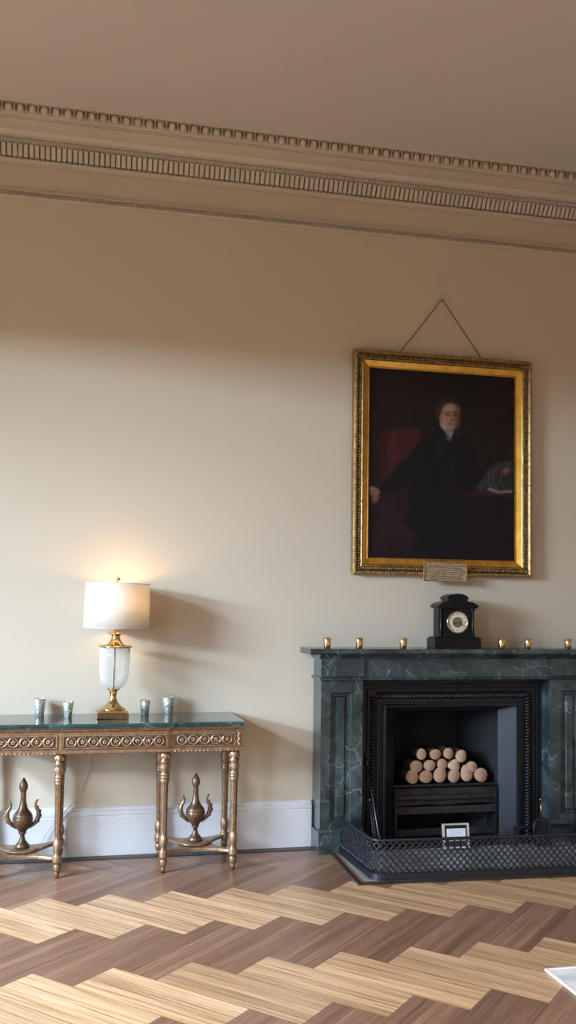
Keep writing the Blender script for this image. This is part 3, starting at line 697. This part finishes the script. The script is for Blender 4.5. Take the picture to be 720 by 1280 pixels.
# shaped stretchers, one under each end, carrying an urn
def stretch(xa,xb):
    ya,yb=4.672,4.990; xc,yc=(xa+xb)/2,(ya+yb)/2; pts=[]
    def side(p,q_,nrm,ins):
        p=Vector(p); q_=Vector(q_); r=[]
        for k in range(13):
            t=k/12; r.append(p.lerp(q_,t)+Vector(nrm)*ins*(math.sin(PI*t))**.9)
        return r
    e=.020
    pts+=side((xa+e*.3,ya-e*.7),(xb-e*.3,ya-e*.7),(0,1),.066); pts+=side((xb+e*.7,ya+e*.3),(xb+e*.7,yb-e*.3),(-1,0),.105)
    pts+=side((xb-e*.3,yb+e*.7),(xa+e*.3,yb+e*.7),(0,-1),.066); pts+=side((xa-e*.7,yb-e*.3),(xa-e*.7,ya+e*.3),(1,0),.105)
    mb=MB(); mb.prism([(p.x,p.y) for p in pts],'z',.087,.103)
    o=mb.build('stretcher','bronzed_gilt',CT,bevel=.003)
    MB().lathe(xc,yc,[(.084,.103),(.088,.107),(.084,.113),(.074,.117),(.068,.118)],40,sx=1.0,sy=.85).build('urn_stand','bronzed_gilt',o)
    U=MB(); z0=.117
    U.lathe(xc,yc,[(.036,0),(.038,.004),(.036,.012),(.030,.020),(.018,.034),(.012,.050),(.011,.064),(.018,.070),(.020,.075),(.017,.079),(.024,.088),(.038,.105),(.0475,.122),(.051,.140),(.0505,.150),(.047,.156),(.0495,.161),(.0455,.167),(.040,.176),(.026,.192),(.0205,.206),(.016,.228),(.0135,.252),(.015,.258),(.0135,.264),(.016,.270),(.012,.276),(.016,.283),(.022,.300),(.0225,.312),(.018,.326),(.010,.340),(.0035,.350),(.0005,.352)],32,z0=z0)
    u=U.build('urn','urn_bronze',CT)
    for s_ in (-1,1):
        pts=[(.032,.098),(.050,.112),(.069,.132),(.079,.158),(.076,.182),(.064,.202),(.060,.216),(.066,.232),(.074,.240)]
        rs=[.006,.009,.012,.013,.011,.008,.0065,.006,.003]
        mb=MB(); mb.tube([(xc+s_*p[0],yc,z0+p[1]) for p in pts],rs,8,up=Vector((0,1,0)))
        for p in pts[2:6]: mb.ball((xc+s_*(p[0]+.009),yc,z0+p[1]),.006,.006,.009,6,4)
        mb.build('handle','urn_bronze',u)
stretch(lx[0],lx[1]); stretch(lx[2],lx[3])

# ---- table lamp
lxc,lyc=.115,W-.197; LT=thing('table_lamp',(lxc,lyc,TZ),'lit table lamp with white drum shade, clear glass urn body and brass base','table lamp')
mb=MB(); mb.box(lxc-.082,lxc+.082,lyc-.082,lyc+.082,TZ,TZ+.030); mb.build('base_block','aged_brass',LT,bevel=.003)
mb=MB(); mb.box(lxc-.072,lxc+.072,lyc-.072,lyc+.072,TZ+.0300,TZ+.042)
mb.lathe(lxc,lyc,[(.066,.042),(.064,.050),(.050,.060),(.034,.072),(.024,.086),(.018,.108),(.0175,.122),(.022,.131),(.020,.138),(.0215,.142)],28,z0=TZ)
mb.build('base_foot','brass',LT,bevel=.002)
mb=MB(); mb.lathe(lxc,lyc,[(.0215,.142),(.028,.145),(.037,.150),(.034,.153)],28,z0=TZ); mb.build('glass_socket','brass',LT)
mb=MB(); o_=[(.034,.153),(.052,.163),(.068,.182),(.076,.205),(.079,.235),(.0815,.30),(.0815,.366)]
i_=[(r-.003,z+.002) for r,z in o_[::-1]]
seg=64; 
mb.lathe(lxc,lyc,o_+[(.080,.368)]+i_,96,z0=TZ,flute=(.16,.40,32,.06),caps=False); mb.build('glass_body','glass',LT)
mb=MB(); mb.lathe(lxc,lyc,[(.0045,.150),(.0045,.38)],10,z0=TZ); mb.build('inner_rod','aged_brass',LT)
mb=MB(); mb.lathe(lxc,lyc,[(.078,.367),(.086,.369),(.087,.374),(.084,.378),(.055,.380),(.040,.388),(.030,.400),(.024,.415),(.022,.428),(.030,.436),(.045,.440),(.046,.444),(.030,.447),(.008,.448)],36,z0=TZ); mb.build('brass_cap','brass',LT)
mb=MB(); mb.lathe(lxc,lyc,[(.007,.448),(.007,.53),(.016,.535),(.018,.57),(.014,.575),(.0045,.576),(.0045,.715),(.010,.717),(.012,.726),(.008,.736),(.0005,.740)],14,z0=TZ)
for k in range(3):
    a=2*PI*k/3; mb.tube([(lxc,lyc,TZ+.705),(lxc+.168*math.cos(a),lyc+.168*math.sin(a),TZ+.703)],.0018,6)
mb.build('stem','brass',LT)
mb=MB(); mb.lathe(lxc,lyc,[(.172,.470),(.168,.706),(.1665,.706),(.1705,.470),(.172,.470)],64,z0=TZ,caps=False); sh=mb.build('lamp_shade','shade',LT)
for r,z in ((.1718,.4705),(.1678,.7055)): mb=MB(); mb.tube([(lxc+r*math.cos(2*PI*k/48),lyc+r*math.sin(2*PI*k/48),TZ+z) for k in range(48)],.0018,6,closed=True); mb.build('shade_rim','candle',sh)
mb=MB(); mb.ball((lxc,lyc,TZ+.610),.024,.024,.030,14,10); mb.build('bulb','bulb',LT)
mb=MB(); mb.tube([(lxc-.03,lyc+.083,TZ+.012),(lxc-.04,W-.012,TZ+.006),(lxc-.075,W-.007,TZ-.05),(.005,W-.012,.455),(-.05,W-.018,.307),(-.10,W-.036,.25),(-.197,W-.045,.143),(-.245,W-.05,.03),(-.30,W-.05,.007),(-.36,W-.06,.007)],.0025,6)
mb.build('power_cord','cord_plastic',LT)
LT.rotation_euler.y=math.radians(1.3)

# ================================================================== PORTRAIT
px0,px1,pz0,pz1=1.466,2.590,1.554,2.874
PT=thing('framed_portrait',((px0+px1)/2,W-.03,pz0),'large dark oil portrait of a seated man in a wide gilt frame','painting')
def mitred(prof, material, name, parent, ornament=None, bevel=0):
    """prof: list of (inset, projection) swept round the rectangle"""
    mb=MB(); n=len(prof); rings=[]
    for ins,dep in prof: rings.append([(px0+ins,W-dep,pz0+ins),(px1-ins,W-dep,pz0+ins),(px1-ins,W-dep,pz1-ins),(px0+ins,W-dep,pz1-ins)])
    for i in range(n-1):
        for k in range(4): mb.add([rings[i][k],rings[i][(k+1)%4],rings[i+1][(k+1)%4],rings[i+1][k]],[(0,1,2,3)])
    if ornament: ornament(mb)
    return mb.build(name,material,parent)
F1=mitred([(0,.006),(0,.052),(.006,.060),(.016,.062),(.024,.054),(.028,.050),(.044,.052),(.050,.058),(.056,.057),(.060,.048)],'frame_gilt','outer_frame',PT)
def orn():
    mb=MB()
    def line(a,b_,hor):
        L_=(b_-a); n=int(L_/.0155)
        for k in range(n+1):
            t=a+L_*k/n
            yield t
    for z in (pz0+.036,pz1-.036):
        for t in line(px0+.03,px1-.03,True): mb.ball((t,W-.053,z),.0058,.007,.0085,6,4)
        for t in line(px0+.012,px1-.012,True): mb.ball((t,W-.061,z+(.025 if z>2 else -.025)),.0062,.004,.0045,6,4)
    for x,sg in ((px0+.036,-1),(px1-.036,1)):
        for t in line(pz0+.03,pz1-.03,False): mb.ball((x,W-.053,t),.0085,.007,.0058,6,4)
        for t in line(pz0+.012,pz1-.012,False): mb.ball((x+sg*.025,W-.061,t),.0045,.004,.0062,6,4)
    return mb
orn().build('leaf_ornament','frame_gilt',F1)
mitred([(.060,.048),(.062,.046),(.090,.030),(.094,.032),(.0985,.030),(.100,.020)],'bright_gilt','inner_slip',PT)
MB().box(px0+.004,px1-.004,W-.018,W-.004,pz0+.004,pz1-.004).build('backboard','dark_timber',PT)
# painted surface: a dense grid with vertex colours laid on like strokes
NX,NZ=272,330; gx=np.linspace(0,1,NX); gz=np.linspace(0,1,NZ)
U_,V_=np.meshgrid(gx,gz)            # V: 0 top .. 1 bottom
PXX=463.5+U_*181.; YT_=456.5+(PXX-463)*.0555; YB_=701.5+(PXX-463)*.020; PYY=YT_+V_*(YB_-YT_)   # a drawing frame 181 wide, 244 high
img=np.zeros((NZ,NX,3)); 
def s2l(c): c=np.array(c)/255.; return np.where(c<.04045,c/12.92,((c+.055)/1.055)**2.4)
img[:]=s2l((29,23,25))
rs=np.random.RandomState(4)
def blur_noise(sx,sy):
    a=rs.rand(int(244/sy)+3,int(181/sx)+3); yy=np.linspace(0,a.shape[0]-1.001,NZ); xx=np.linspace(0,a.shape[1]-1.001,NX)
    yi=yy.astype(int); xi=xx.astype(int); fy=(yy-yi)[:,None]; fx=(xx-xi)[None,:]
    return (a[yi][:,xi]*(1-fy)*(1-fx)+a[yi+1][:,xi]*fy*(1-fx)+a[yi][:,xi+1]*(1-fy)*fx+a[yi+1][:,xi+1]*fy*fx)
def blend(mask,col,a=1.):
    img[:]=img*(1-mask[...,None]*a)+s2l(col)*mask[...,None]*a
def poly(pts,soft=1.5):
    # soft polygon mask by signed distance
    d=np.full(PXX.shape,1e9); ins=np.zeros(PXX.shape,bool); n=len(pts)
    for i in range(n):
        x0,y0=pts[i]; x1,y1=pts[(i+1)%n]; ex,ey=x1-x0,y1-y0
        t=np.clip(((PXX-x0)*ex+(PYY-y0)*ey)/(ex*ex+ey*ey+1e-9),0,1)
        d=np.minimum(d,np.hypot(PXX-x0-t*ex,PYY-y0-t*ey))
        c=((y0>PYY)!=(y1>PYY)); xi=(x1-x0)*(PYY-y0)/((y1-y0) if y1!=y0 else 1e-9)+x0; ins^=(c&(PXX<xi))
    sd=np.where(ins,d,-d); return np.clip(.5+sd/(2*soft),0,1)
def ell(cx,cy,rx,ry,soft=.2,rot=0):
    c_,s_=math.cos(rot),math.sin(rot); X=(PXX-cx)*c_+(PYY-cy)*s_; Y=-(PXX-cx)*s_+(PYY-cy)*c_
    r=np.hypot(X/rx,Y/ry); return np.clip((1+soft-r)/(2*soft),0,1)
def line(pts,w,soft=.8):
    d=np.full(PXX.shape,1e9)
    for (x0,y0),(x1,y1) in zip(pts,pts[1:]):
        ex,ey=x1-x0,y1-y0; t=np.clip(((PXX-x0)*ex+(PYY-y0)*ey)/(ex*ex+ey*ey+1e-9),0,1); d=np.minimum(d,np.hypot(PXX-x0-t*ex,PYY-y0-t*ey))
    return np.clip((w+soft-d)/(2*soft),0,1)
blend(poly([(463,457),(545,457),(520,560),(463,640)],25),(38,25,27),.7)
blend(poly([(620,457),(650,457),(650,560),(620,540)],14),(42,20,20),.6)
blend(poly([(463,600),(520,600),(530,702),(463,702)],12),(38,24,30),.8)
# chair
blend(poly([(474,542),(488,537),(488,590),(476,612)],4),(52,20,26),.9)
blend(poly([(486,538),(526,535),(526,566),(486,582)],2.2),(68,23,28)); blend(poly([(486,538),(498,537),(498,600),(486,600)],2.5),(76,24,29),.75)
blend(poly([(484,588),(512,584),(516,608),(500,614),(484,614)],3.5),(66,23,32),.9)
blend(line([(484,614),(510,613)],1.2,1.2),(86,28,36),.8)
blend(ell(512,664,9,8,.45),(60,22,32),.95); blend(ell(554,665,9,9,.45),(64,22,34),.95); blend(ell(490,650,14,30,.6),(46,24,32),.7)
# coat and trousers
coat=(21,21,26)
blend(poly([(548,540),(530,546),(518,560),(500,584),(478,608),(474,617),(488,621),(512,610),(510,640),(506,655),(516,668),(540,668),(548,702),(590,702),(588,660),(596,612),(606,608),(600,580),(592,556),(576,546),(566,541)],2.2),coat)
blend(poly([(520,655),(580,650),(590,702),(520,702)],6),(20,21,30),.9)
blend(poly([(600,615),(645,615),(645,702),(596,702)],8),(24,21,24),.8)
blend(line([(562,552),(566,600),(566,640)],.8,1.6),(34,34,42),.6); blend(ell(563,610,2,2,.5),(54,50,50),.7); blend(ell(564,588,1.6,1.6,.5),(46,44,46),.7)
blend(poly([(545,548),(556,545),(560,565),(552,575)],3),(30,30,36),.6)
# table edge, book and papers
blend(line([(578,618),(600,619),(645,620)],1.6,1.6),(62,30,28),.75)
blend(poly([(594,614),(612,588),(624,578),(642,574),(643,612),(620,618)],2.5),(48,42,46),.9)
for pts in ([(595,614),(612,586),(622,580)],[(600,615),(616,590),(634,577)],[(612,590),(611,604),(618,614)],[(618,586),(616,602),(622,613)],[(640,578),(628,588),(626,604)]): blend(line(pts,.4,1.0),(84,80,86),.7)
blend(line([(612,612),(624,616),(640,615)],1.5,1.2),(120,110,108),.9)
blend(ell(634,588,5,3.2,.35,-.2),(124,72,66),.85); blend(ell(632,593,4.5,1.2,.5,-.3),(92,52,52),.8); blend(line([(642,560),(645,574)],2,4),(70,24,26),.6)
# hands, face
blend(ell(470.5,617,6.2,5.5,.3,.3),(138,86,70)); blend(ell(472,624,4,7,.35,.15),(126,76,64)); blend(line([(470,622),(471,630)],.5,.7),(70,40,36),.7); blend(line([(474.5,621),(475,630)],.6,.7),(60,34,32),.8); blend(ell(466,612,3.5,2,.5),(150,140,140),.5)
blend(ell(558.5,509,13.5,12,.22),(54,42,38)); blend(ell(549.5,517,4,10,.35),(50,40,38))
blend(ell(562.5,519.5,11.2,16.5,.16,.03),(150,104,78)); blend(ell(564,509,8.5,6,.5),(172,124,92),.9); blend(ell(551,520,1.8,4,.4),(132,86,68),.9)
blend(ell(571.5,522,4,14,.6),(78,48,38),.75)
blend(poly([(551,524),(556,530),(560,534),(556,537),(551,531)],1.8),(150,136,126),.9)
blend(line([(555.5,514),(562,513.2)],1,.8),(62,42,34),.85); blend(line([(566,513),(571,514)],.9,.7),(58,38,32),.85)
blend(ell(559.2,516.8,2.5,1.1,.5),(52,34,30),.9); blend(ell(568,516.8,2.1,1,.5),(46,30,28),.9)
blend(line([(564,516),(565.3,522.5),(563,524)],.8,.9),(112,70,54),.85); blend(ell(566,523,1.6,1.2,.5),(88,52,42),.8); blend(line([(559.5,528.5),(564,528.2),(568,528.8)],.6,.8),(104,50,46),.9)
blend(ell(557,524,3,3.5,.6),(176,116,90),.5); blend(ell(563,533.5,4.5,2.2,.5),(150,104,82),.6)
blend(poly([(556,538),(562,535),(568,538),(564,550),(560,550)],1.4),(112,112,120),.85); blend(line([(556,539),(562,549)],.9,.8),(26,26,32),.9); blend(line([(569,538),(564,549)],1.2,.8),(26,26,32),.9)
lum=img.mean(-1,keepdims=True); img=img*.72+lum*np.array([.31,.275,.255])
img*= (.85+.3*blur_noise(9,9))[...,None]*(.92+.16*blur_noise(2.5,2.5))[...,None]
cx_0,cx_1,cz_0,cz_1=px0+.098,px1-.098,pz0+.098,pz1-.098
vx=cx_0+(cx_1-cx_0)*U_.ravel(); vz=cz_1-(cz_1-cz_0)*V_.ravel()
bm_v=np.stack([vx,np.full(vx.shape,W-.024),vz],1)-np.array(PT.location)
idx=np.arange(NX*NZ).reshape(NZ,NX); fs=np.stack([idx[1:,:-1],idx[1:,1:],idx[:-1,1:],idx[:-1,:-1]],-1).reshape(-1,4)
me=bpy.data.meshes.new('canvas'); me.from_pydata(bm_v.tolist(),[],fs.tolist()); ca=me.color_attributes.new('paint','FLOAT_COLOR','POINT')
ca.data.foreach_set('color',np.concatenate([img.reshape(-1,3)*1.0,np.ones((NX*NZ,1))],1).ravel()); me.materials.append(M['canvas'])
cv=bpy.data.objects.new('canvas',me); C.objects.link(cv); cv.parent=PT
# name tablet over the lower rail
def tilt(mb,ang,c):
    R_=Matrix.Rotation(ang,3,'Y'); c=Vector(c); mb.v=[tuple(R_@(Vector(v)-c)+c) for v in mb.v]; return mb
tc_=(2.028,W-.068,1.576)
mb=MB(); mb.box(1.893,2.163,W-.076,W-.060,1.518,1.634); pl=tilt(mb,.03,tc_).build('name_tablet','plaque',PT,bevel=.004)
mb=MB()
for z0,z1,x0,x1 in ((1.628,1.634,1.893,2.163),(1.518,1.523,1.893,2.163),(1.523,1.628,1.893,1.900),(1.523,1.628,2.156,2.163)): mb.box(x0,x1,W-.080,W-.075,z0,z1)
tilt(mb,.03,tc_).build('tablet_border','frame_gilt',pl,bevel=.001)
mb=MB()
for k in range(7): mb.box(1.918+.006*(k%3),2.138-.010*(k%2),W-.0770,W-.0755,1.534+k*.0128,1.5378+k*.0128)
tilt(mb,.03,tc_).build('inscription_lines','tablet_ink',pl)
mb=MB(); mb.tube([(1.753,W-.012,2.86),(1.753,W-.010,2.876),(2.018,W-.018,3.222),(2.022,W-.018,3.222),(2.284,W-.010,2.876),(2.284,W-.012,2.86)],.0028,6); mb.build('hanging_wire','steel_wire',PT)
HK=thing('picture_hook',(2.02,W,3.227),'small plaster coloured hook at the peak of the portrait wire','hook')
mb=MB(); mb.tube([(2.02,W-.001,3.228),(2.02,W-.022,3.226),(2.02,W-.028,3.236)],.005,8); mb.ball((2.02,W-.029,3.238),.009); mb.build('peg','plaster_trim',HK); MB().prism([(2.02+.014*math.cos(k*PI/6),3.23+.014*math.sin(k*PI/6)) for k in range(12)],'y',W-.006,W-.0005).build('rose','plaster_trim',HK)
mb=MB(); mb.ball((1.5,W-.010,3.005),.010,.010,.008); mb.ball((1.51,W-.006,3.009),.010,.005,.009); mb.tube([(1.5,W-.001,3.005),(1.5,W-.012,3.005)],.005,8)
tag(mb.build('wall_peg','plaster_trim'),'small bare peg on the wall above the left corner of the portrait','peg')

# ---- rug corner
mb=MB(); mb.box(1.70,3.6,1.2,3.165,.0,.006); RG=mb.build('rug','rug',bevel=.002); tag(RG,'white woven rug whose corner lies on the parquet at lower right','rug')
mb=MB(); mb.box(1.692,1.706,1.2,3.172,.0005,.009); mb.box(1.706,3.6,3.160,3.172,.0005,.009)
simple('rug_binding_cloth',(.86,.85,.83),.9,nscale=80,var=.05); ob=mb.build('rug_binding','rug_binding_cloth',bevel=.003); ob.parent=RG

# ================================================================== LIGHT
w=bpy.data.worlds.new('sky'); bpy.context.scene.world=w; w.use_nodes=True; nt=w.node_tree
bg=nt.nodes['Background']; tc=N(nt,'ShaderNodeTexCoord'); sp=N(nt,'ShaderNodeSeparateXYZ'); L(nt,tc.outputs['Generated'],sp.inputs[0])
r=ramp(nt,math_(nt,'MULTIPLY_ADD',sp.outputs[2],.5) if False else math_(nt,'ADD',math_(nt,'MULTIPLY',sp.outputs[2],.5),.5),
       [(.0,(.05,.04,.025)),(.497,(.08,.07,.05)),(.508,(.56,.74,1.0)),(1.0,(.66,.82,1.0))])
L(nt,r,bg.inputs['Color']); bg.inputs['Strength'].default_value=14
def area(name,loc,rot,sx,sy,power,col,portal=False,spread=PI):
    l=bpy.data.lights.new(name,'AREA'); l.shape='RECTANGLE'; l.size=sx; l.size_y=sy; l.energy=power; l.color=col; l.spread=spread
    if portal: l.cycles.is_portal=True
    o=bpy.data.objects.new(name,l); C.objects.link(o); o.location=loc; o.rotation_euler=rot; return o
for a,b_ in wins: area('window_daylight',(X0-.14,(a+b_)/2,(WZ0+WZ1)/2),(0,-PI/2,0),WZ1-WZ0,b_-a,1,(1,1,1),True)
FILL=area('room_fill',(1.2,Y0+.30,3.3),(PI/2-.87,0,0),4.5,1.0,56,(1,.87,.70),False,math.radians(68))
LOWKEY=area('added_low_key',(-9.0,-.46,3.2),(0,0,0),3.2,.46,900,(.64,.81,1.0))  # added area light outside the window, throws the lit edge on the wall
LOWKEY.rotation_euler=(Vector((.9,W,1.6))-LOWKEY.location).to_track_quat('-Z','Y').to_euler()
HIFILL=area('added_high_fill',(-4.0,2.3,3.4),(0,0,0),1.4,.8,420,(.62,.80,1.0))  # added area light beyond the window opening, brightens the lower wall
HIFILL.rotation_euler=(Vector((.6,4.9,.8))-HIFILL.location).to_track_quat('-Z','Y').to_euler()
pl_=bpy.data.lights.new('lamp_bulb','POINT'); pl_.energy=2.6; pl_.color=(1,.62,.28); pl_.shadow_soft_size=.03
po=bpy.data.objects.new('lamp_bulb',pl_); C.objects.link(po); po.location=(lxc+.05,lyc,TZ+.66)

# ================================================================== CAMERA
TH,PC,RO=.2131,.0469,.0124
c_,s_=math.cos(TH),math.sin(TH); right0=Vector((c_,-s_,0)); fwd0=Vector((s_,c_,0)); zz=Vector((0,0,1))
fwd=fwd0*math.cos(PC)+zz*math.sin(PC); up0=zz*math.cos(PC)-fwd0*math.sin(PC)
right=right0*math.cos(RO)+up0*math.sin(RO); up=up0*math.cos(RO)-right0*math.sin(RO)
cam=bpy.data.cameras.new('camera'); co=bpy.data.objects.new('camera',cam); C.objects.link(co)
mw=Matrix((( right.x,up.x,-fwd.x,0),(right.y,up.y,-fwd.y,0),(right.z,up.z,-fwd.z,1.35),(0,0,0,1)))
co.matrix_world=mw; cam.sensor_fit='AUTO'; cam.sensor_width=36; cam.lens=1125.89/1280*36; cam.shift_y=(707.76-640)/1280
cam.clip_start=.05; bpy.context.scene.camera=co
sc=bpy.context.scene; sc.view_settings.view_transform='Standard'; sc.view_settings.look='None'; sc.view_settings.exposure=.26
sc.cycles.use_denoising=True; sc.cycles.max_bounces=10; sc.cycles.diffuse_bounces=6; sc.cycles.caustics_reflective=False; sc.cycles.caustics_refractive=False
sc.cycles.sample_clamp_indirect=6
